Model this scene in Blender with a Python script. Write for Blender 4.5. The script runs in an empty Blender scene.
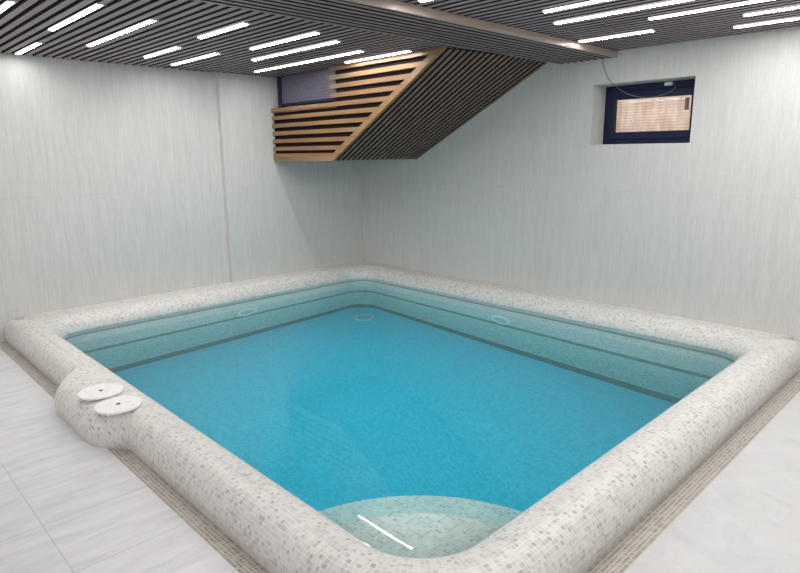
import bpy, bmesh, math, random
from mathutils import Matrix, Vector
PI = math.pi
scene = bpy.context.scene
COL = scene.collection
random.seed(4)

# ------------------------------------------------------------------ helpers
def tag(o, label=None, cat=None, group=None, kind=None):
    if label: o['label'] = label
    if cat: o['category'] = cat
    if group: o['group'] = group
    if kind: o['kind'] = kind
    return o

def empty(name, loc=(0, 0, 0)):
    o = bpy.data.objects.new(name, None); COL.objects.link(o)
    o.location = loc; o.empty_display_size = .1
    return o

def link_mesh(name, me, mat, parent=None, smooth=False):
    o = bpy.data.objects.new(name, me); COL.objects.link(o)
    for m in (mat if isinstance(mat, (list, tuple)) else [mat]):
        me.materials.append(m)
    if smooth:
        for p in me.polygons: p.use_smooth = True
    if parent:
        o.parent = parent
        o.matrix_parent_inverse = Matrix.Translation(-Vector(parent.location))
    return o

def from_bm(name, bm, mat, parent=None, smooth=False):
    me = bpy.data.meshes.new(name); bm.normal_update(); bm.to_mesh(me); bm.free()
    return link_mesh(name, me, mat, parent, smooth)

def from_py(name, vs, fs, mat, parent=None, smooth=False, recalc=True):
    me = bpy.data.meshes.new(name); me.from_pydata(vs, [], fs); me.update()
    if recalc:
        bm = bmesh.new(); bm.from_mesh(me); bmesh.ops.recalc_face_normals(bm, faces=bm.faces); bm.to_mesh(me); bm.free()
    return link_mesh(name, me, mat, parent, smooth)

def box(bm, x0, x1, y0, y1, z0, z1, bev=0):
    vs = [bm.verts.new((x, y, z)) for x in (x0, x1) for y in (y0, y1) for z in (z0, z1)]
    fs = []
    for q in ((0, 1, 3, 2), (4, 6, 7, 5), (0, 4, 5, 1), (2, 3, 7, 6), (0, 2, 6, 4), (1, 5, 7, 3)):
        fs.append(bm.faces.new([vs[i] for i in q]))
    if bev:
        es = list({e for f in fs for e in f.edges})
        bmesh.ops.bevel(bm, geom=es, offset=bev, segments=2, affect='EDGES', profile=.5)

def prism(bm, poly, axis, a, b):
    """extrude a polygon of 2-tuples along axis ('x','y','z') from a to b"""
    def P(p, t):
        return {'z': (p[0], p[1], t), 'y': (p[0], t, p[1]), 'x': (t, p[0], p[1])}[axis]
    lo = [bm.verts.new(P(p, a)) for p in poly]; hi = [bm.verts.new(P(p, b)) for p in poly]
    n = len(poly); fs = [bm.faces.new(lo[::-1]), bm.faces.new(hi)]
    for i in range(n):
        fs.append(bm.faces.new((lo[i], lo[(i + 1) % n], hi[(i + 1) % n], hi[i])))
    bmesh.ops.recalc_face_normals(bm, faces=fs)

def lathe(bm, prof, loc, seg=40, axis='z'):
    rings = []
    for r, h in prof:
        ring = []
        for k in range(seg):
            a = 2 * PI * k / seg; c, s = r * math.cos(a), r * math.sin(a)
            v = {'z': (c, s, h), 'x': (h, c, s), 'y': (c, h, s)}[axis]
            ring.append(bm.verts.new(Vector(loc) + Vector(v)))
        rings.append(ring)
    fs = []
    for A, B in zip(rings, rings[1:]):
        for k in range(seg):
            fs.append(bm.faces.new((A[k], A[(k + 1) % seg], B[(k + 1) % seg], B[k])))
    fs.append(bm.faces.new(rings[-1])); fs.append(bm.faces.new(rings[0][::-1]))
    bmesh.ops.recalc_face_normals(bm, faces=fs)

# ------------------------------------------------------------------ materials
def new_mat(name):
    m = bpy.data.materials.new(name); m.use_nodes = True
    nt = m.node_tree; nt.nodes.clear()
    out = nt.nodes.new('ShaderNodeOutputMaterial')
    return m, nt, out

def nd(nt, typ, **kw):
    n = nt.nodes.new(typ)
    for k, v in kw.items():
        if k.startswith('i_'): n.inputs[k[2:].replace('_', ' ')].default_value = v
        else: setattr(n, k, v)
    return n

def ramp(nt, stops, interp='LINEAR'):
    r = nt.nodes.new('ShaderNodeValToRGB'); r.color_ramp.interpolation = interp
    el = r.color_ramp.elements
    while len(el) < len(stops): el.new(.5)
    for e, (p, c) in zip(el, stops): e.position = p; e.color = (*c, 1)
    return r

def mixc(nt, fac, a, b, mode='MIX'):
    m = nt.nodes.new('ShaderNodeMix'); m.data_type = 'RGBA'; m.blend_type = mode
    for sock, v in ((m.inputs[0], fac), (m.inputs[6], a), (m.inputs[7], b)):
        if hasattr(v, 'is_linked') or hasattr(v, 'links'): nt.links.new(v, sock)
        elif isinstance(v, tuple): sock.default_value = (*v, 1)
        else: sock.default_value = v
    return m.outputs[2]

def math_n(nt, op, a, b=None, c=None):
    m = nt.nodes.new('ShaderNodeMath'); m.operation = op
    for i, v in enumerate((a, b, c)):
        if v is None: continue
        if hasattr(v, 'links'): nt.links.new(v, m.inputs[i])
        else: m.inputs[i].default_value = v
    return m.outputs[0]

def finish(nt, out, col, rough=.5, bump=None, bstr=.3, bdist=.002, spec=.5, metal=0, coat=0):
    b = nt.nodes.new('ShaderNodeBsdfPrincipled')
    if hasattr(col, 'links'): nt.links.new(col, b.inputs['Base Color'])
    else: b.inputs['Base Color'].default_value = (*col, 1)
    if hasattr(rough, 'links'): nt.links.new(rough, b.inputs['Roughness'])
    else: b.inputs['Roughness'].default_value = rough
    b.inputs['Specular IOR Level'].default_value = spec
    b.inputs['Metallic'].default_value = metal
    b.inputs['Coat Weight'].default_value = coat
    if bump is not None:
        bp = nt.nodes.new('ShaderNodeBump'); bp.inputs['Strength'].default_value = bstr; bp.inputs['Distance'].default_value = bdist
        nt.links.new(bump, bp.inputs['Height']); nt.links.new(bp.outputs[0], b.inputs['Normal'])
    nt.links.new(b.outputs[0], out.inputs['Surface'])
    return b

def plain(name, col, rough=.5, spec=.5, metal=0):
    m, nt, out = new_mat(name)
    tc = nd(nt, 'ShaderNodeTexCoord'); no = nd(nt, 'ShaderNodeTexNoise', i_Scale=35.0, i_Detail=3.0)
    nt.links.new(tc.outputs['Object'], no.inputs['Vector'])
    r = ramp(nt, [(.3, tuple(c * .93 for c in col)), (.7, tuple(min(1, c * 1.05) for c in col))])
    nt.links.new(no.outputs['Fac'], r.inputs[0])
    finish(nt, out, r.outputs[0], rough, spec=spec, metal=metal)
    return m

def mosaic(name, stops, grout, size=.022, gw=.09, rough=.35, uv=True, bands=None, bump=.25, axes=None, spec=.5):
    """square mosaic: one random shade per tile, light joints; bands = dark stripes by world height"""
    m, nt, out = new_mat(name)
    if uv:
        src = nd(nt, 'ShaderNodeUVMap').outputs[0]
    else:
        src = nd(nt, 'ShaderNodeNewGeometry').outputs['Position']
    sc = nd(nt, 'ShaderNodeVectorMath', operation='SCALE'); sc.inputs['Scale'].default_value = 1 / size
    nt.links.new(src, sc.inputs[0])
    fl = nd(nt, 'ShaderNodeVectorMath', operation='FLOOR'); nt.links.new(sc.outputs[0], fl.inputs[0])
    fr = nd(nt, 'ShaderNodeVectorMath', operation='FRACTION'); nt.links.new(sc.outputs[0], fr.inputs[0])
    sfl = nd(nt, 'ShaderNodeSeparateXYZ'); nt.links.new(fl.outputs[0], sfl.inputs[0])
    cb = nd(nt, 'ShaderNodeCombineXYZ'); nt.links.new(sfl.outputs[0], cb.inputs[0]); nt.links.new(sfl.outputs[1], cb.inputs[1])
    wn = nd(nt, 'ShaderNodeTexWhiteNoise', noise_dimensions='2D'); nt.links.new(cb.outputs[0], wn.inputs['Vector'])
    r = ramp(nt, stops); nt.links.new(wn.outputs['Value'], r.inputs[0])
    sep = nd(nt, 'ShaderNodeSeparateXYZ'); nt.links.new(fr.outputs[0], sep.inputs[0])
    def edge(s):
        d = math_n(nt, 'SUBTRACT', s, .5); d = math_n(nt, 'ABSOLUTE', d)
        return math_n(nt, 'GREATER_THAN', d, .5 - gw / 2)
    g = math_n(nt, 'MAXIMUM', edge(sep.outputs[0]), edge(sep.outputs[1]))
    tile = r.outputs[0]
    if bands:
        pos = nd(nt, 'ShaderNodeNewGeometry'); sp = nd(nt, 'ShaderNodeSeparateXYZ'); nt.links.new(pos.outputs['Position'], sp.inputs[0])
        tot = None
        for z0, z1 in bands[0]:
            a = math_n(nt, 'GREATER_THAN', sp.outputs[2], z0); b = math_n(nt, 'LESS_THAN', sp.outputs[2], z1)
            ab = math_n(nt, 'MULTIPLY', a, b)
            tot = ab if tot is None else math_n(nt, 'MAXIMUM', tot, ab)
        r2 = ramp(nt, bands[1]); nt.links.new(wn.outputs['Value'], r2.inputs[0])
        tile = mixc(nt, tot, tile, r2.outputs[0])
    col = mixc(nt, g, tile, grout)
    h = math_n(nt, 'SUBTRACT', 1.0, g)
    finish(nt, out, col, rough, bump=h, bstr=bump, bdist=.0012, spec=spec)
    return m

M = {}
M['coping'] = mosaic('ivory_mosaic', [(0, (.46, .44, .41)), (.10, (.57, .55, .52)), (.38, (.66, .645, .615)), (1, (.75, .74, .71))],
                     (.83, .82, .79), size=.0195, gw=.11, rough=.42)
M['drain_strip'] = mosaic('taupe_mosaic', [(0, (.25, .22, .19)), (.5, (.35, .31, .275)), (1, (.45, .41, .37))], (.72, .68, .62), size=.0180, gw=.14, rough=.4)
dark_band = [(0, (.035, .10, .075)), (1, (.07, .155, .12))]
M['basin_wall'] = mosaic('basin_wall_mosaic', [(0, (.42, .40, .38)), (.4, (.57, .55, .52)), (1, (.68, .66, .63))], (.64, .62, .59),
                         size=.0195, gw=.10, rough=.4, bands=([(-.105, -.045), (-.685, -.61), (-1.37, -1.24)], dark_band))
M['basin_floor'] = mosaic('aqua_floor_mosaic', [(0, (.12, .46, .62)), (1, (.19, .58, .74))], (.30, .68, .80), size=.0195, gw=.11, rough=.4, uv=False)
M['step'] = mosaic('step_mosaic', [(0, (.40, .39, .36)), (.15, (.50, .48, .45)), (1, (.62, .60, .565))], (.66, .64, .61), size=.0195, gw=.12, rough=.4, uv=False)

# striated porcelain wall
def wall_mat(name, axis):
    m, nt, out = new_mat(name)
    geo = nd(nt, 'ShaderNodeNewGeometry')
    mp = nd(nt, 'ShaderNodeMapping'); mp.inputs['Scale'].default_value = (95, 95, 4.5)
    nt.links.new(geo.outputs['Position'], mp.inputs[0])
    n1 = nd(nt, 'ShaderNodeTexNoise', i_Scale=1.0, i_Detail=5.0, i_Roughness=.6); nt.links.new(mp.outputs[0], n1.inputs['Vector'])
    mp2 = nd(nt, 'ShaderNodeMapping'); mp2.inputs['Scale'].default_value = (18, 18, 1.4)
    nt.links.new(geo.outputs['Position'], mp2.inputs[0])
    n2 = nd(nt, 'ShaderNodeTexNoise', i_Scale=1.0, i_Detail=4.0); nt.links.new(mp2.outputs[0], n2.inputs['Vector'])
    n3 = nd(nt, 'ShaderNodeTexNoise', i_Scale=55.0, i_Detail=2.0); nt.links.new(geo.outputs['Position'], n3.inputs['Vector'])
    a = math_n(nt, 'MULTIPLY_ADD', n2.outputs['Fac'], .45, n1.outputs['Fac'])
    a = math_n(nt, 'MULTIPLY_ADD', n3.outputs['Fac'], .35, a)
    r = ramp(nt, [(.50, (.535, .53, .51)), (.80, (.62, .615, .595)), (1.0, (.67, .665, .645))])
    sub = math_n(nt, 'MULTIPLY', a, .86); nt.links.new(sub, r.inputs[0])
    # hairline panel joints
    sp = nd(nt, 'ShaderNodeSeparateXYZ'); nt.links.new(geo.outputs['Position'], sp.inputs[0])
    zj = math_n(nt, 'LESS_THAN', math_n(nt, 'ABSOLUTE', math_n(nt, 'SUBTRACT', sp.outputs[2], 1.269)), .003)
    al = math_n(nt, 'FRACT', math_n(nt, 'DIVIDE', math_n(nt, 'ADD', sp.outputs[axis], 40.0 + .33), 1.2))
    vj = math_n(nt, 'LESS_THAN', al, .0035)
    j = math_n(nt, 'MAXIMUM', zj, vj)
    col = mixc(nt, math_n(nt, 'MULTIPLY', j, .16), r.outputs[0], (.36, .36, .35))
    finish(nt, out, col, .62, bump=a, bstr=.35, bdist=.003, spec=.3)
    return m
M['wall_x'] = wall_mat('striated_wall_panels', 0)
M['wall_y'] = wall_mat('striated_wall_panels_side', 1)

# floor tiles
def floor_mat():
    m, nt, out = new_mat('pale_floor_tiles')
    geo = nd(nt, 'ShaderNodeNewGeometry')
    sp = nd(nt, 'ShaderNodeSeparateXYZ'); nt.links.new(geo.outputs['Position'], sp.inputs[0])
    mp = nd(nt, 'ShaderNodeMapping'); mp.inputs['Scale'].default_value = (16, 3.2, 1); mp.inputs['Rotation'].default_value = (0, 0, .12)
    nt.links.new(geo.outputs['Position'], mp.inputs[0])
    n1 = nd(nt, 'ShaderNodeTexNoise', i_Scale=1.0, i_Detail=7.0, i_Roughness=.62, i_Distortion=.6); nt.links.new(mp.outputs[0], n1.inputs['Vector'])
    n2 = nd(nt, 'ShaderNodeTexNoise', i_Scale=5.0, i_Detail=6.0, i_Roughness=.6, i_Distortion=1.2); nt.links.new(geo.outputs['Position'], n2.inputs['Vector'])
    right = math_n(nt, 'GREATER_THAN', sp.outputs[0], 5.3)
    r = ramp(nt, [(.32, (.60, .60, .61)), (.52, (.69, .69, .70)), (.72, (.755, .755, .765))]); nt.links.new(n1.outputs['Fac'], r.inputs[0])
    r2 = ramp(nt, [(.30, (.60, .60, .605)), (.45, (.665, .665, .67)), (.75, (.71, .71, .715))]); nt.links.new(n2.outputs['Fac'], r2.inputs[0])
    # thin veins on the right
    vn = math_n(nt, 'ABSOLUTE', math_n(nt, 'SUBTRACT', n2.outputs['Fac'], .5))
    vein = math_n(nt, 'MULTIPLY', math_n(nt, 'LESS_THAN', vn, .006), .16)
    c2 = mixc(nt, vein, r2.outputs[0], (.45, .44, .44))
    base = mixc(nt, right, r.outputs[0], c2)
    def near(s, v, w): return math_n(nt, 'LESS_THAN', math_n(nt, 'ABSOLUTE', math_n(nt, 'SUBTRACT', s, v)), w)
    j = near(sp.outputs[1], -4.808, .0022)
    for k in range(5):
        j = math_n(nt, 'MAXIMUM', j, near(sp.outputs[0], 3.343 + .443 * k, .0022))
    for v in (2.05, .85):
        j = math_n(nt, 'MAXIMUM', j, math_n(nt, 'MULTIPLY', near(sp.outputs[0], v, .0016), .35))
    j = math_n(nt, 'MULTIPLY', j, math_n(nt, 'LESS_THAN', sp.outputs[0], 5.3))
    col = mixc(nt, math_n(nt, 'MULTIPLY', j, .55), base, (.36, .36, .36))
    finish(nt, out, col, .33, bump=n1.outputs['Fac'], bstr=.06, bdist=.002, spec=.4)
    return m
M['floor'] = floor_mat()

def wood(name, c0, c1, along, rough=.45, scale=1.0):
    m, nt, out = new_mat(name)
    tc = nd(nt, 'ShaderNodeTexCoord'); mp = nd(nt, 'ShaderNodeMapping')
    s = [28 * scale] * 3; s[along] = 1.6 * scale
    mp.inputs['Scale'].default_value = s; nt.links.new(tc.outputs['Object'], mp.inputs[0])
    n = nd(nt, 'ShaderNodeTexNoise', i_Scale=1.0, i_Detail=5.0, i_Roughness=.6, i_Distortion=.5); nt.links.new(mp.outputs[0], n.inputs['Vector'])
    r = ramp(nt, [(.3, c0), (.7, c1)]); nt.links.new(n.outputs['Fac'], r.inputs[0])
    finish(nt, out, r.outputs[0], rough, bump=n.outputs['Fac'], bstr=.1, bdist=.001)
    return m
M['slat'] = wood('mauve_brown_slats', (.265, .200, .212), (.39, .305, .32), 0)
M['beam_slat'] = wood('brown_beam_slats', (.225, .165, .16), (.325, .25, .24), 1)
M['soffit_slat'] = wood('umber_soffit_slats', (.175, .100, .070), (.26, .162, .118), 0, scale=.8)
M['gold_wood'] = wood('golden_oiled_wood', (.20, .105, .042), (.33, .19, .088), 0, rough=.35)
M['fascia'] = wood('warm_fascia_board', (.36, .27, .235), (.48, .38, .34), 1, rough=.28)
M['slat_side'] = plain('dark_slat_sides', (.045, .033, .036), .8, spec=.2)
M['void'] = plain('black_backing', (.018, .013, .014), .9, spec=.1)
M['ceil_back'] = plain('dark_ceiling_backing', (.022, .017, .020), .9, spec=.1)
M['navy'] = plain('navy_window_profile', (.006, .012, .052), .5, spec=.3)
M['navy_dark'] = plain('black_gasket', (.01, .011, .02), .6)
M['white_plastic'] = plain('white_plastic', (.80, .80, .79), .4)
M['cream_metal'] = plain('cream_painted_lid', (.90, .89, .87), .4)
M['dark_hole'] = plain('dark_lid_hole', (.02, .02, .02), .7)
M['grey_handle'] = plain('grey_brown_plastic', (.22, .17, .18), .5)
M['wire'] = plain('grey_wire', (.17, .18, .19), .5)
M['fit_white'] = plain('white_pool_fitting', (.74, .75, .74), .4)
M['fit_grey'] = plain('grey_fitting_core', (.44, .47, .46), .5)
M['lamp_cap'] = plain('lamp_end_cap', (.55, .55, .55), .4)

def emis(name, col, st):
    m, nt, out = new_mat(name)
    e = nd(nt, 'ShaderNodeEmission'); e.inputs[0].default_value = (*col, 1); e.inputs[1].default_value = st
    nt.links.new(e.outputs[0], out.inputs['Surface'])
    return m
M['lamp'] = emis('led_diffuser', (1, .98, .955), 69.0)
M['lamp_soft'] = emis('led_diffuser_edge', (1, .98, .955), 3.2)

def pane_mat():
    m, nt, out = new_mat('window_glass')
    tr = nd(nt, 'ShaderNodeBsdfTransparent'); tr.inputs[0].default_value = (.93, .94, .95, 1)
    gl = nd(nt, 'ShaderNodeBsdfGlossy'); gl.inputs['Roughness'].default_value = .03
    fz = nd(nt, 'ShaderNodeFresnel'); fz.inputs['IOR'].default_value = 1.5
    mx = nd(nt, 'ShaderNodeMixShader')
    nt.links.new(fz.outputs[0], mx.inputs[0]); nt.links.new(tr.outputs[0], mx.inputs[1]); nt.links.new(gl.outputs[0], mx.inputs[2])
    nt.links.new(mx.outputs[0], out.inputs['Surface'])
    return m
M['glass'] = pane_mat()

def blind_mat():
    m, nt, out = new_mat('salmon_blind')
    geo = nd(nt, 'ShaderNodeNewGeometry')
    n = nd(nt, 'ShaderNodeTexNoise', i_Scale=1.0, i_Detail=4.0); mp = nd(nt, 'ShaderNodeMapping'); mp.inputs['Scale'].default_value = (22, 1, 5)
    nt.links.new(geo.outputs['Position'], mp.inputs[0]); nt.links.new(mp.outputs[0], n.inputs['Vector'])
    r = ramp(nt, [(.32, (.76, .57, .46)), (.55, (.90, .75, .65)), (.72, (.97, .90, .83))]); nt.links.new(n.outputs['Fac'], r.inputs[0])
    d = nd(nt, 'ShaderNodeBsdfDiffuse'); t = nd(nt, 'ShaderNodeBsdfTranslucent'); mx = nd(nt, 'ShaderNodeMixShader'); mx.inputs[0].default_value = .7
    nt.links.new(r.outputs[0], d.inputs[0]); nt.links.new(r.outputs[0], t.inputs[0])
    nt.links.new(d.outputs[0], mx.inputs[1]); nt.links.new(t.outputs[0], mx.inputs[2]); nt.links.new(mx.outputs[0], out.inputs['Surface'])
    return m
M['blind'] = blind_mat()

def frosted_mat():
    m, nt, out = new_mat('mauve_frosted_pane')
    geo = nd(nt, 'ShaderNodeNewGeometry')
    sp = nd(nt, 'ShaderNodeSeparateXYZ'); nt.links.new(geo.outputs['Position'], sp.inputs[0])
    n = nd(nt, 'ShaderNodeTexNoise', i_Scale=1.0, i_Detail=4.0, i_Roughness=.7); mp = nd(nt, 'ShaderNodeMapping'); mp.inputs['Scale'].default_value = (25, 1, 70)
    nt.links.new(geo.outputs['Position'], mp.inputs[0]); nt.links.new(mp.outputs[0], n.inputs['Vector'])
    r = ramp(nt, [(.3, (.07, .062, .095)), (.7, (.15, .135, .18))]); nt.links.new(n.outputs['Fac'], r.inputs[0])
    finish(nt, out, r.outputs[0], .35, bump=n.outputs['Fac'], bstr=.2, bdist=.002)
    return m
M['frosted'] = frosted_mat()

def water_mat():
    m, nt, out = new_mat('pool_water')
    geo = nd(nt, 'ShaderNodeNewGeometry')
    n = nd(nt, 'ShaderNodeTexNoise', i_Scale=2.2, i_Detail=2.0, i_Roughness=.45); nt.links.new(geo.outputs['Position'], n.inputs['Vector'])
    bp = nd(nt, 'ShaderNodeBump'); bp.inputs['Strength'].default_value = .05; bp.inputs['Distance'].default_value = .02
    nt.links.new(n.outputs['Fac'], bp.inputs['Height'])
    g = nd(nt, 'ShaderNodeBsdfGlass'); g.inputs['IOR'].default_value = 1.33; g.inputs['Roughness'].default_value = 0.0
    nt.links.new(bp.outputs[0], g.inputs['Normal']); nt.links.new(g.outputs[0], out.inputs['Surface'])
    v = nd(nt, 'ShaderNodeVolumeAbsorption'); v.inputs[0].default_value = WATER_TINT; v.inputs[1].default_value = WATER_DENS
    nt.links.new(v.outputs[0], out.inputs['Volume'])
    return m
WATER_TINT = (.20, .82, .86, 1); WATER_DENS = .62
M['water'] = water_mat()

# ------------------------------------------------------------------ dimensions (metres; origin = floor at the far corner of the room)
ZC = 2.493                       # underside of the ceiling slats
ZW = .058                        # water level
ZB = -1.36                       # basin floor
X0, X1, Y0, Y1, RC = .31, 4.905, -3.96, -.29, .27      # inner edge of the pool
OX, OY = 5.225, -4.255           # outer faces of the free sides of the coping
ZT = .20
XE, YE = 8.0, -7.2               # how far room is built towards the camera

# ------------------------------------------------------------------ room shell
bm = bmesh.new(); prism(bm, [(-.2, YE), (-.058, YE), (-.058, -1.985), (-.2, -1.985)], 'z', -.02, 2.62)
tag(from_bm('wall_left', bm, M['wall_y']), kind='structure')
bm = bmesh.new(); prism(bm, [(-.2, -1.985), (0, -1.985), (0, .02), (-.2, .02)], 'z', -.02, 2.62)
tag(from_bm('wall_left', bm, M['wall_y']), kind='structure')

WX0, WX1, WZ0, WZ1 = 3.302, 4.20, 1.690, 2.222
bm = bmesh.new()
D = .34
box(bm, -.2, WX0, 0, D, -.02, 2.62); box(bm, WX1, XE, 0, D, -.02, 2.62)
box(bm, WX0, WX1, 0, D, -.02, WZ0); box(bm, WX0, WX1, 0, D, WZ1, 2.62)
tag(from_bm('wall_right', bm, M['wall_x']), kind='structure')

# floor: L-shaped, outside the mosaic drain strips
SY, SX = -4.338, 5.333
bm = bmesh.new()
prism(bm, [(-.06, YE), (XE, YE), (XE, 0), (SX, 0), (SX, SY), (-.06, SY)], 'z', -.12, 0)
tag(from_bm('floor', bm, M['floor']), kind='structure')

def uv_planar(o, swap=False):
    me = o.data; uv = me.uv_layers.new(name='UVMap')
    for l in me.loops:
        c = me.vertices[l.vertex_index].co; uv.data[l.index].uv = (c.x, c.y)
bm = bmesh.new(); box(bm, -.058, SX, SY, -4.20, -.06, -.004)
o = from_bm('trim_1', bm, M['drain_strip']); uv_planar(o); tag(o, kind='structure')
bm = bmesh.new(); box(bm, 5.16, SX, -4.20, 0, -.06, -.004)
o = from_bm('trim_2', bm, M['drain_strip']); uv_planar(o); tag(o, kind='structure')

# ceiling: dark backing and slats running along x
bm = bmesh.new()
box(bm, -.058, XE, YE, 0, ZC + .075, ZC + .12)
ceil = from_bm('ceiling', bm, M['ceil_back']); tag(ceil, kind='structure')
bm = bmesh.new()
P_ = .078; k = 0; y = -.012
while y > YE + .05:
    x_start = 0.0 if y > -1.985 else -.058
    box(bm, x_start, XE, y - .0445, y, ZC, ZC + .05)
    y -= P_
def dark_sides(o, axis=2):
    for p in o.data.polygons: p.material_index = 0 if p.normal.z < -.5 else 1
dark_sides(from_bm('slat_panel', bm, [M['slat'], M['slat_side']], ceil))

# dropped beam with slats running along y
BX0, BX1, BZ = 2.945, 3.515, 2.437
beam = empty('ceiling_beam', (3.2, -3.0, BZ))
tag(beam, 'shallow dropped brown slatted beam crossing the ceiling above the window and pool', 'beam')
bm = bmesh.new()
n = 8; pitch = (BX1 - .022 - BX0) / n
for i in range(n):
    xa = BX0 + i * pitch
    box(bm, xa, xa + pitch * .54, YE + .2, -.006 - .0 * i, BZ + .003, BZ + .040)
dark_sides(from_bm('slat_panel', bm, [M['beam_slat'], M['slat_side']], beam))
bm = bmesh.new(); box(bm, BX0 + .004, BX1 - .026, YE + .2, -.005, BZ + .041, ZC - .003)
from_bm('backing_board', bm, M['void'], beam)
bm = bmesh.new(); box(bm, BX1 - .022, BX1, YE + .2, -.004, BZ, ZC - .002)
from_bm('fascia_board', bm, M['fascia'], beam)

# ------------------------------------------------------------------ stair enclosure in the corner
YF = -1.35
enc = empty('stair_enclosure', (0.6, -.7, 1.556))
tag(enc, 'slatted wooden casing of a stair hanging in the far corner with sloping underside', 'stair casing')
FA, FB = (1.115, 1.556), (2.66, 2.478)            # diagonal edge of the front face (x, z)
def diag_x(z): return FA[0] + (FB[0] - FA[0]) * (z - FA[1]) / (FB[1] - FA[1])
BWX = .115                                         # width of diagonal board measured along x
bm = bmesh.new()
SP = .0862; zt = 2.146; i = 0
tops = [zt - .0 - SP * k for k in range(6)]
for z1 in tops:
    z0 = z1 - .042
    xr0, xr1 = diag_x(z0) - BWX + .012, diag_x(z1) - BWX + .012
    prism(bm, [(.004, z0), (xr0, z0), (xr1, z1), (.004, z1)], 'y', YF, YF + .028)
for k in range(1, 5):
    z1 = zt + SP * k; z0 = z1 - .042
    z1 = min(z1, ZC - .004)
    xr0, xr1 = diag_x(z0) - BWX + .012, diag_x(z1) - BWX + .012
    prism(bm, [(1.108, z0), (xr0, z0), (xr1, z1), (1.108, z1)], 'y', YF, YF + .028)
from_bm('front_slat_panel', bm, M['gold_wood'], enc)
bm = bmesh.new()
z0, z1 = 1.556, 1.640
prism(bm, [(.004, z0), (diag_x(z0) - .03, z0), (diag_x(z1) - BWX + .02, z1), (.004, z1)], 'y', YF - .001, YF + .030)
tag(from_bm('bottom_board', bm, M['gold_wood'], enc), 'wider bottom board of the casing')
bm = bmesh.new()
zc_ = ZC - .004
prism(bm, [(diag_x(1.556) - BWX * .55, 1.556), (diag_x(1.556), 1.556), (diag_x(zc_), zc_), (diag_x(zc_) - BWX, zc_), (diag_x(1.60) - BWX, 1.60)], 'y', YF - .004, YF + .034)
from_bm('diagonal_board', bm, M['gold_wood'], enc)
# dark backing behind the front slats (leaves the window at the upper left free)
bm = bmesh.new()
xb = 1.165
prism(bm, [(.003, 1.565), (diag_x(1.565) - .03, 1.565), (diag_x(zc_) - .03, zc_), (xb, zc_), (xb, 2.10), (.003, 2.10)], 'y', YF + .036, YF + .046)
from_bm('backing_panel', bm, M['void'], enc)
bm = bmesh.new()
box(bm, .004, xb, YF + .028, YF + .10, 2.095, 2.140)
tag(from_bm('ledge_board', bm, M['gold_wood'], enc), 'flat ledge under the mauve pane')
# sloping slatted soffit: slats run up the slope, front line FA-FB, wall line WA-WB
WA, WB = (1.055, 1.570), (2.84, 2.488)
bm = bmesh.new()
ns = 18
def soff(t, s, off):                              # t: 0 front .. 1 wall, s along the slope, off: normal offset
    a = Vector((FA[0] + (WA[0] - FA[0]) * t, 0, FA[1] + (WA[1] - FA[1]) * t))
    b = Vector((FB[0] + (WB[0] - FB[0]) * t, 0, FB[1] + (WB[1] - FB[1]) * t))
    p = a + (b - a) * s; d = (b - a).normalized(); nrm = Vector((-d.z, 0, d.x))
    p = p + nrm * off; p.y = YF + .036 + (-.006 - YF - .036) * t
    return p
def soff_bar(bm, t0, t1, s0, s1, o0, o1):
    vs = [bm.verts.new(soff(t, s, o_)) for t in (t0, t1) for s in (s0, s1) for o_ in (o0, o1)]
    fs = [bm.faces.new([vs[i] for i in q]) for q in ((0, 1, 3, 2), (4, 6, 7, 5), (0, 4, 5, 1), (2, 3, 7, 6), (0, 2, 6, 4), (1, 5, 7, 3))]
    bmesh.ops.recalc_face_normals(bm, faces=fs)
for i in range(ns):
    t0 = (i + .46) / ns; t1 = (i + 1.0) / ns
    soff_bar(bm, t0, t1, 0, 1.0, 0, .035)
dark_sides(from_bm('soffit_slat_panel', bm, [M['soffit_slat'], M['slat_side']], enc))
bm = bmesh.new(); soff_bar(bm, 0, 1, .012, 1.0, .036, .046)
from_bm('soffit_backing', bm, M['void'], enc)
bm = bmesh.new(); box(bm, .004, 1.05, YF + .032, -.006, 1.560, 1.578)
from_bm('bottom_panel', bm, M['soffit_slat'], enc)

# ------------------------------------------------------------------ window over the casing (mauve pane, navy frame)
w2 = empty('window_2', (.6, YF + .05, 2.14)); tag(w2, kind='structure')
bm = bmesh.new()
box(bm, .085, .150, YF + .050, YF + .090, 2.141, ZC - .004)
box(bm, .150, xb - .002, YF + .056, YF + .090, 2.168, 2.196)
from_bm('window_frame', bm, M['navy'], w2)
bm = bmesh.new(); box(bm, .150, xb - .002, YF + .060, YF + .072, 2.197, ZC - .004)
from_bm('pane', bm, M['frosted'], w2)

# ------------------------------------------------------------------ small window in the right wall
w1 = empty('window_1', (3.75, .22, WZ0)); tag(w1, kind='structure')
YW = .215
def frame(bm, xa, xb_, za, zb, l, r, b, t, y0, y1, bev=.004):
    box(bm, xa, xa + l, y0, y1, za, zb, bev); box(bm, xb_ - r, xb_, y0, y1, za, zb, bev)
    box(bm, xa + l, xb_ - r, y0, y1, za, za + b, bev); box(bm, xa + l, xb_ - r, y0, y1, zb - t, zb, bev)
bm = bmesh.new()
frame(bm, WX0 + .002, WX1 - .002, WZ0 + .002, WZ1 - .002, .045, .045, .05, .06, YW + .012, YW + .075)
from_bm('window_frame', bm, M['navy'], w1)
sash = None
bm = bmesh.new()
frame(bm, WX0 + .040, WX1 - .040, WZ0 + .045, WZ1 - .055, .060, .055, .062, .068, YW, YW + .070, .006)
sash = from_bm('sash', bm, M['navy'], w1)
bm = bmesh.new()
frame(bm, WX0 + .096, WX1 - .091, WZ0 + .103, WZ1 - .119, .008, .008, .008, .008, YW + .004, YW + .05, 0)
o = from_bm('gasket', bm, M['navy_dark'], sash)
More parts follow.
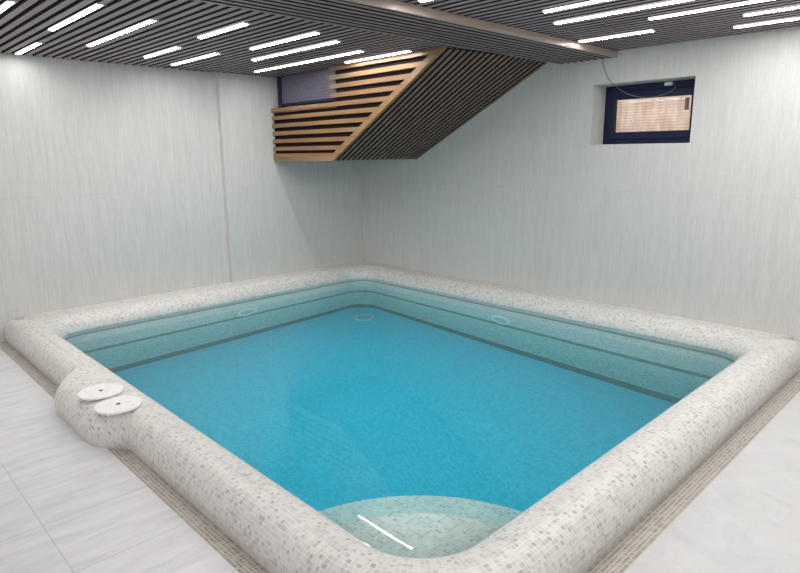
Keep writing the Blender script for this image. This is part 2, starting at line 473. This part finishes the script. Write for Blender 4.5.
bm = bmesh.new(); box(bm, WX0 + .100, WX1 - .095, YW + .034, YW + .040, WZ0 + .107, WZ1 - .123)
o = from_bm('pane', bm, M['glass'], sash)
# handle on the sash
bl = empty('slatted_blind', (3.75, YW + .09, WZ0 + .02))
tag(bl, 'closed salmon pink slatted blind behind the glass of the navy window', 'blind')
bm = bmesh.new()
nz = 15; za, zb = WZ0 + .07, WZ1 - .09; pz = (zb - za) / nz
for i in range(nz):
    z = za + i * pz
    vs = []
    for x in (WX0 + .06, WX1 - .06):
        for (dy, dz) in ((.012, 0), (-.004, pz * .10), (-.010, pz * .55), (-.003, pz * .96), (.014, pz * 1.0)):
            vs.append(bm.verts.new((x, YW + .105 + dy, z + dz)))
    for q in range(4): bm.faces.new((vs[q], vs[q + 1], vs[q + 6], vs[q + 5]))
from_bm('blind_slats', bm, M['blind'], bl)
bm = bmesh.new(); box(bm, WX0 + .055, WX1 - .055, YW + .088, YW + .118, zb + .006, zb + .03)
from_bm('head_rail', bm, M['white_plastic'], bl)
bm = bmesh.new(); box(bm, 4.043, 4.075, YW + .012, YW + .031, 1.972, 2.074, .004)
hdl = from_bm('handle', bm, M['grey_handle'], sash); tag(hdl, 'short grey brown handle')
# white opening sensor and its hanging wire
sn = empty('window_sensor', (3.90, YW, 2.17))
tag(sn, 'small white box sensor fixed on the top of the navy window frame', 'sensor')
bm = bmesh.new(); box(bm, 3.862, 3.932, YW - .012, YW + .011, 2.184, 2.214, .004)
from_bm('sensor_body', bm, M['white_plastic'], sn)
bm = bmesh.new(); box(bm, 3.867, 3.927, YW - .014, YW - .0115, 2.187, 2.191)
from_bm('sensor_seam', bm, M['lamp_cap'], sn)
def tube(bm, pts, r, seg=6):
    rings = []
    for i, p in enumerate(pts):
        d = (pts[min(i + 1, len(pts) - 1)] - pts[max(i - 1, 0)]).normalized()
        u = d.orthogonal().normalized(); w = d.cross(u)
        if i and False: pass
        rings.append([bm.verts.new(p + (u * math.cos(2 * PI * k / seg) + w * math.sin(2 * PI * k / seg)) * r) for k in range(seg)])
    for A, B in zip(rings, rings[1:]):
        # align ring starts
        j = min(range(seg), key=lambda q: (B[q].co - A[0].co).length)
        for k in range(seg):
            bm.faces.new((A[k], A[(k + 1) % seg], B[(k + 1 + j) % seg], B[(k + j) % seg]))
    bmesh.ops.recalc_face_normals(bm, faces=bm.faces)
def catmull(P, n=8):
    P = [Vector(p) for p in P]; Q = [P[0] * 2 - P[1]] + P + [P[-1] * 2 - P[-2]]; out = []
    for i in range(1, len(Q) - 2):
        for k in range(n):
            t = k / n; a, b, c, d = Q[i - 1], Q[i], Q[i + 1], Q[i + 2]
            out.append(.5 * ((2 * b) + (c - a) * t + (2 * a - 5 * b + 4 * c - d) * t * t + (3 * b - a - 3 * c + d) * t ** 3))
    return out + [P[-1]]
bm = bmesh.new()
WIRE = [(3.378, -.010, 2.436), (3.40, -.012, 2.36), (3.46, -.012, 2.25), (3.60, .02, 2.135), (3.72, .10, 2.092), (3.83, .18, 2.10), (3.92, YW - .012, 2.130), (3.958, YW - .010, 2.160), (3.950, YW - .006, 2.198), (3.934, YW - .004, 2.200)]
tube(bm, catmull(WIRE), .0028)
tag(from_bm('cable', bm, M['wire'], smooth=True), 'thin grey wire sagging from the beam end down across the navy window', 'cable')

# ------------------------------------------------------------------ linear ceiling lamps
proto = None
LAMPS = [
 (1.30, 2.075, -4.335, 'led strip cut off by the upper left corner of the picture'),
 (1.328, 2.33, -3.943, 'short thick led strip, second closest to the left edge among the ceiling lights'),
 (.056, .757, -3.865, 'small led strip closest to the left wall at the far left of the ceiling'),
 (.84, 2.12, -3.545, 'long led strip on the left, directly right of the two leftmost strips'),
 (1.723, 2.42, -3.043, 'led strip just left of the beam, its end nearly touching the dropped beam'),
 (.565, 1.265, -2.983, 'shortest led strip in the middle of the left ceiling, above the left wall'),
 (.262, 1.19, -2.603, 'slim led strip ending close to the left wall, near the step in that wall'),
 (1.547, 2.482, -2.498, 'uppermost of the three parallel led strips left of the stair casing'),
 (1.023, 2.312, -2.173, 'middle one of the three parallel led strips left of the stair casing'),
 (.343, 2.084, -1.733, 'longest led strip, lowest of the three parallel ones, ending above the mauve window'),
 (1.464, 2.351, -1.423, 'led strip directly above the top slat of the golden stair casing'),
 (3.60, 4.85, -2.61, 'led strip meeting the beam edge at the top middle of the picture'),
 (3.934, 5.25, -1.836, 'led strip cut by the top edge, first one right of the beam'),
 (3.784, 5.30, -1.470, 'long led strip right of the beam, second down from the top edge of the picture'),
 (4.285, 5.60, -1.118, 'long led strip near the top right above the navy window'),
 (3.535, 4.15, -.705, 'short led strip touching the near edge of the beam, close to the navy window'),
 (4.573, 5.85, -.370, 'led strip nearest to the right wall at the far right of the ceiling'),
 (4.752, 6.05, -.753, 'led strip second from the right wall at the right edge of the picture'),
]
EXTRA = [(4.2, 5.5, -3.30), (5.4, 6.7, -2.55), (2.0, 3.0 - .1, -5.1), (4.0, 5.3, -4.15), (5.5, 6.8, -3.7), (4.4, 5.7, -5.0), (6.2, 7.4, -1.5), (1.0, 2.3, -4.9)]
diff_me = {}
def lamp(xa, xb_, y, label):
    root = empty('linear_ceiling_light', ((xa + xb_) / 2, y, ZC))
    tag(root, label, 'ceiling light', 'recessed linear led lights in the slatted ceiling')
    bm = bmesh.new()
    L = (xb_ - xa) / 2; w = .0165
    x, yy = (xa + xb_) / 2, y
    prof = [(-w * 1.15, ZC - .001), (-w * 1.15, ZC - .007), (-w * .72, ZC - .0105), (w * .72, ZC - .0105), (w * 1.15, ZC - .007), (w * 1.15, ZC - .001)]
    prism(bm, [(yy + a, b) for a, b in prof], 'x', xa + .008, xb_ - .008)
    o = from_bm('diffuser', bm, [M['lamp'], M['lamp_soft']], root)
    for p in o.data.polygons: p.material_index = 0 if p.normal.z < -.99 else 1
    for e0, e1 in ((xa, xa + .008), (xb_ - .008, xb_)):
        bm = bmesh.new(); box(bm, e0, e1, y - .026, y + .026, ZC - .012, ZC - .001, .002)
        from_bm('end_cap', bm, M['lamp_cap'], root)
for xa, xb_, y, lb in LAMPS: lamp(xa, xb_, y, lb)
EXTRA_LABELS = ['led strip of the ceiling over the near right side of the pool', 'led strip of the ceiling over the right deck',
                'led strip of the ceiling over the left deck near the beam', 'led strip of the ceiling above the near pool corner',
                'led strip of the ceiling above the right deck behind the near corner', 'led strip of the ceiling above the deck in front of the near corner',
                'led strip of the ceiling by the right wall outside the pool end', 'led strip of the ceiling over the left deck']
for (xa, xb_, y), lb in zip(EXTRA, EXTRA_LABELS): lamp(xa, xb_, y, lb)

# ------------------------------------------------------------------ the pool
pool = empty('swimming_pool', (2.75, -2.25, 0))
tag(pool, 'square indoor swimming pool with a rounded ivory mosaic rim filling the corner of room', 'pool')

def bump_out(x):                                   # the rounded housing bulging from the near left side
    a = (x - 1.79) / .30; b = (2.87 - x) / .26
    s = lambda t: 0 if t <= 0 else 1 if t >= 1 else math.sin(t * PI / 2) ** .9
    return .148 * s(a) * s(b)
# loop of samples: (inner point, outer point, 'round' | 'flat', u)
loop = []
def frange(a, b, step):
    n = max(1, int(abs(b - a) / step)); return [a + (b - a) * i / n for i in range(n)]
cxa, cxb, cya, cyb = X0 + RC, X1 - RC, Y0 + RC, Y1 - RC
for x in frange(cxa, cxb, .03): loop.append(((x, Y0), (x, OY - bump_out(x)), 'round', 'S'))
NC = 16
for i in range(NC):
    a = -PI / 2 + PI / 2 * i / NC
    loop.append(((cxb + RC * math.cos(a), cya + RC * math.sin(a)), (cxb + (OX - cxb) * math.cos(a), cya + (cya - OY) * math.sin(a)), 'round', 'C'))
for y in frange(cya, cyb, .1): loop.append(((X1, y), (OX, y), 'round', 'E'))
RO = .115
for i in range(NC + 1):
    a = PI / 2 * i / NC; p = (cxb + RC * math.cos(a), cyb + RC * math.sin(a))
    if i < NC // 2: loop.append((p, (OX, cyb + (0 - cyb) * i / (NC // 2)), 'round', 'E'))
    elif i == NC // 2:
        loop.append((p, (OX, -.003), 'round', 'E')); loop.append((p, (OX - RO, -.003), 'flat', 'N'))
    elif i < NC: loop.append((p, (OX - RO + (cxb - OX + RO) * (i - NC // 2) / (NC // 2), -.003), 'flat', 'N'))
for x in frange(cxb, cxa, .15): loop.append(((x, Y1), (x, -.003), 'flat', 'N'))
XL = .003
for i in range(NC):
    a = PI / 2 + PI / 2 * i / NC; p = (cxa + RC * math.cos(a), cyb + RC * math.sin(a)); h = NC // 2
    q = (cxa + (XL - cxa) * i / h, -.003) if i <= h else (XL, -.003 + (cyb + .003) * (i - h) / h)
    loop.append((p, q, 'flat', 'W'))
for y in frange(cyb, -1.98, .15): loop.append(((X0, y), (XL, y), 'flat', 'W'))
loop.append(((X0, -1.9865), (XL, -1.9865), 'flat', 'W')); XL = -.054
for y in frange(-1.988, cya, .15): loop.append(((X0, y), (XL, y), 'flat', 'W'))
for i in range(NC):
    a = PI + PI / 2 * i / NC; p = (cxa + RC * math.cos(a), cya + RC * math.sin(a)); h = NC // 2
    if i < h: loop.append((p, (XL, cya + (OY + RO - cya) * i / h), 'flat', 'W'))
    else:
        if i == h: loop.append((p, (XL, OY + RO), 'flat', 'W'))
        loop.append((p, (XL + (cxa - XL) * (i - h) / h, OY), 'round', 'S'))

RI = .15
def profile(W, kind):
    """rows of (distance from inner edge, height)"""
    rows = [(0, -.025), (0, .02), (0, ZT - RI)]
    for k in range(1, 9):
        a = PI / 2 * k / 8; rows.append((RI - RI * math.cos(a), ZT - RI + RI * math.sin(a)))
    if kind == 'round':
        ro = .12
        for k in range(1, 4):
            t = k / 4; rows.append((RI + (W - ro - RI) * t, ZT + .006 * math.sin(PI * t)))
        for k in range(0, 11):
            a = PI / 2 * k / 10; rows.append((W - ro + (ro + .002) * math.sin(a), ZT - .135 + .135 * math.cos(a)))
        rows += [(W, .035), (W - .008, .012), (W - .012, -.05)]
    else:
        n = 3 + 11 + 3
        for k in range(1, n + 1): rows.append((RI + (W - RI) * k / n, ZT))
    return rows
vs, uvs = [], []
nrow = None; u = 0
for i, (pi, po, kind, sec) in enumerate(loop):
    pi_, po_ = Vector(pi), Vector(po); d = po_ - pi_; W = d.length; dn = d / W
    # distance to the outer edge is scaled so profiles keep their radius on oblique rays
    rows = profile(W, kind); nrow = len(rows)
    if i:
        u += (pi_ + dn * .12 - lastmid).length if lastmid is not None else 0
    lastmid = pi_ + dn * .12
    sarc = 0; prev = rows[0]
    for r in rows:
        sarc += math.hypot(r[0] - prev[0], r[1] - prev[1]); prev = r
        p = pi_ + dn * r[0]; p.x = max(p.x, -.055); p.y = min(p.y, -.003); vs.append((p.x, p.y, r[1]))
        uvs.append((u, sarc, p))
fs, fuv = [], []
N = len(loop)
for i in range(N):
    j = (i + 1) % N
    sec = loop[i][3]
    for r in range(nrow - 1):
        q = (i * nrow + r, j * nrow + r, j * nrow + r + 1, i * nrow + r + 1)
        fs.append(q); uu = []
        for k in q:
            U, V, p = uvs[k]; h = vs[k][2]
            if i == N - 1 and k in (q[1], q[2]): U = uvs[(N - 1) * nrow][0] + .03
            if sec in 'NW' and r > 10: uu.append((p.x, p.y))         # flat tops: tiles square to the walls
            elif sec == 'S': uu.append((p.x, V))
            elif sec in 'E': uu.append((p.y, V + .011))
            else: uu.append((U, V))
        fuv.append(uu)
me = bpy.data.meshes.new('coping'); me.from_pydata(vs, [], fs); me.update()
uvl = me.uv_layers.new(name='UVMap')
for p in me.polygons:
    for l, c in zip(p.loop_indices, fuv[p.index]): uvl.data[l].uv = c
cop = link_mesh('coping', me, M['coping'], pool, smooth=True)
me.validate()
bm = bmesh.new(); bm.from_mesh(me); bmesh.ops.recalc_face_normals(bm, faces=bm.faces); bm.to_mesh(me); bm.free()

# inner loop (for basin, water and steps)
inner = []
for p in loop:
    if not inner or (Vector(p[0]) - Vector(inner[-1])).length > 1e-4: inner.append(p[0])
n = len(inner); acc = 0; arc = []
for i in range(n):
    arc.append(acc); acc += (Vector(inner[(i + 1) % n]) - Vector(inner[i])).length
zs = [-.025, -.2, -.6, -1.0, ZB]
vs = [(p[0], p[1], z) for p in inner for z in zs]; fs = []; fuv = []; nz = len(zs)
for i in range(n):
    j = (i + 1) % n; ua, ub = arc[i], (arc[j] if j else acc)
    for r in range(nz - 1):
        fs.append((i * nz + r, i * nz + r + 1, j * nz + r + 1, j * nz + r)); fuv.append([(ua, zs[r]), (ua, zs[r + 1]), (ub, zs[r + 1]), (ub, zs[r])])
me = bpy.data.meshes.new('basin_wall'); me.from_pydata(vs, [], fs); me.update()
uvl = me.uv_layers.new(name='UVMap')
for p in me.polygons:
    for l, c in zip(p.loop_indices, fuv[p.index]): uvl.data[l].uv = c
tag(link_mesh('basin_wall', me, M['basin_wall'], pool, smooth=True), 'underwater mosaic wall with three dark green stripes')
from_py('basin_floor', [(p[0], p[1], ZB) for p in inner], [tuple(range(n))], M['basin_floor'], pool, recalc=False)
pool.children[-1]['label'] = 'blue mosaic floor under the water'

# rounded entry steps in the near corner
def step_poly(R_):
    pts = []
    for i in range(33):
        a = PI - PI / 2 * i / 32
        pts.append((X1 + R_ * math.cos(a), Y0 + R_ * math.sin(a)))
    for i in range(NC + 1):
        a = -PI / 2 * i / NC
        pts.append((cxb + RC * math.cos(a), cya + RC * math.sin(a)))
    return pts
for R_, zt_, z0_, lb in ((1.035, -.40, ZB, 'lower curved entry step under the water'), (.68, -.15, -.40, 'upper curved entry step just under the water')):
    bm = bmesh.new(); prism(bm, step_poly(R_), 'z', z0_ + .001, zt_)
    tag(from_bm('step', bm, M['step'], pool), lb)

# water body
wl = []
for p in loop:
    d = (Vector(p[1]) - Vector(p[0])).normalized(); q = Vector(p[0]) + d * .04
    if not wl or (q - wl[-1]).length > .004: wl.append(q)
bm = bmesh.new()
prism(bm, [(q.x, q.y) for q in wl], 'z', ZB - .03, ZW)
water = from_bm('pool_water', bm, M['water'])
tag(water, 'still clear turquoise water filling the pool', 'water', kind='stuff')

# floor drain and the two wall fittings
fd = empty('floor_drain', (.74, -.64, ZB))
tag(fd, 'round pale drain cover on the pool floor in the far corner', 'drain')
bm = bmesh.new(); lathe(bm, [(.125, 0.001), (.125, .012), (.112, .020), (.095, .022), (.092, .012)], (.74, -.64, ZB))
from_bm('rim', bm, M['fit_white'], fd, smooth=True)
bm = bmesh.new(); lathe(bm, [(.09, .002), (.09, .013), (.03, .020), (.0005, .021)], (.74, -.64, ZB))
from_bm('grate', bm, M['fit_grey'], fd, smooth=True)
def wall_fit(loc, axis, sgn, lb):
    r_ = empty('underwater_light', loc); tag(r_, lb, 'underwater light', 'round underwater lights in the pool walls')
    bm = bmesh.new(); lathe(bm, [(.13, sgn * .001), (.13, sgn * .018), (.115, sgn * .030), (.085, sgn * .032), (.08, sgn * .016)], loc, axis=axis)
    from_bm('bezel', bm, M['fit_white'], r_, smooth=True)
    bm = bmesh.new(); lathe(bm, [(.078, sgn * .002), (.078, sgn * .017), (.05, sgn * .026), (.0005, sgn * .030)], loc, axis=axis)
    from_bm('lens', bm, M['fit_grey'], r_, smooth=True)
wall_fit((X0, -2.02, -.49), 'x', 1, 'round white underwater light on the left pool wall below the first stripe')
wall_fit((2.55, Y1, -.48), 'y', -1, 'round white underwater light on the right pool wall below the first stripe')

# skimmer lids on the housing
def lid(cx, cy, lb):
    r_ = empty('skimmer_lid', (cx, cy, ZT + .006)); tag(r_, lb, 'lid', 'round white lids on the pool rim')
    z = ZT + .011
    bm = bmesh.new(); lathe(bm, [(.128, z + .0005), (.128, z + .008), (.124, z + .0115), (.02, z + .0125), (.013, z + .0115)], (cx, cy, 0), seg=48)
    from_bm('cover', bm, M['cream_metal'], r_)
    bm = bmesh.new(); lathe(bm, [(.0125, z + .004), (.0125, z + .0122)], (cx, cy, 0), seg=20)
    from_bm('finger_hole', bm, M['dark_hole'], r_)
    bm = bmesh.new(); box(bm, cx - .096, cx + .096, cy - .096, cy + .096, z - .003, z + .0015, .001)
    from_bm('frame', bm, M['cream_metal'], r_)
lid(2.432, -4.232, 'round white lid on the pool rim bulge, the farther of the two from the camera')
lid(2.722, -4.232, 'round white lid on the pool rim bulge, the nearer of the two to the camera')

# ------------------------------------------------------------------ lights
ld = bpy.data.lights.new('basin_fill_light', 'AREA'); ld.shape = 'RECTANGLE'; ld.size = 4.2; ld.size_y = 3.3; ld.energy = 58; ld.color = (1, 1, 1)  # added fill just below the surface, no real fixture; brightens the basin
lo = bpy.data.objects.new('basin_fill_light', ld); COL.objects.link(lo); lo.location = ((X0 + X1) / 2, (Y0 + Y1) / 2, ZW - .004)
dl = bpy.data.lights.new('daylight', 'AREA'); dl.shape = 'RECTANGLE'; dl.size = 1.6; dl.size_y = 1.0; dl.energy = 14; dl.color = (1, .97, .93)
do = bpy.data.objects.new('daylight', dl); COL.objects.link(do); do.location = (3.75, 1.5, 2.3); do.rotation_euler = (-PI / 2 - .15 + PI * 0, 0, 0)
w = bpy.data.worlds.new('World'); scene.world = w; w.use_nodes = True
w.node_tree.nodes['Background'].inputs[0].default_value = (1, .985, .955, 1); w.node_tree.nodes['Background'].inputs[1].default_value = .85

# ------------------------------------------------------------------ camera
cam = bpy.data.cameras.new('camera'); co = bpy.data.objects.new('camera', cam); COL.objects.link(co)
Rr = Vector((0.6974453806, 0.7165694879, -0.0099050490)); Dn = Vector((0.1470514447, -0.1566269732, -0.9766493044)); Fw = Vector((-0.7013884898, 0.6797029940, -0.2146113374))
m = Matrix.Identity(4)
for i in range(3): m[i][0] = Rr[i]; m[i][1] = -Dn[i]; m[i][2] = -Fw[i]
m[0][3], m[1][3], m[2][3] = 6.222, -5.336, 1.624
co.matrix_world = m
cam.sensor_width = 36; cam.lens = 603.8 / 800 * 36; cam.clip_start = .02
scene.camera = co

scene.view_settings.view_transform = 'Standard'; scene.view_settings.look = 'None'
scene.view_settings.exposure = 0.0; scene.view_settings.gamma = 1.0
cy = scene.cycles
cy.filter_width = 1.5
cy.use_denoising = True; cy.max_bounces = 10; cy.diffuse_bounces = 4; cy.glossy_bounces = 4; cy.transmission_bounces = 8; cy.transparent_max_bounces = 8
cy.sample_clamp_indirect = 4.0; cy.blur_glossy = .5
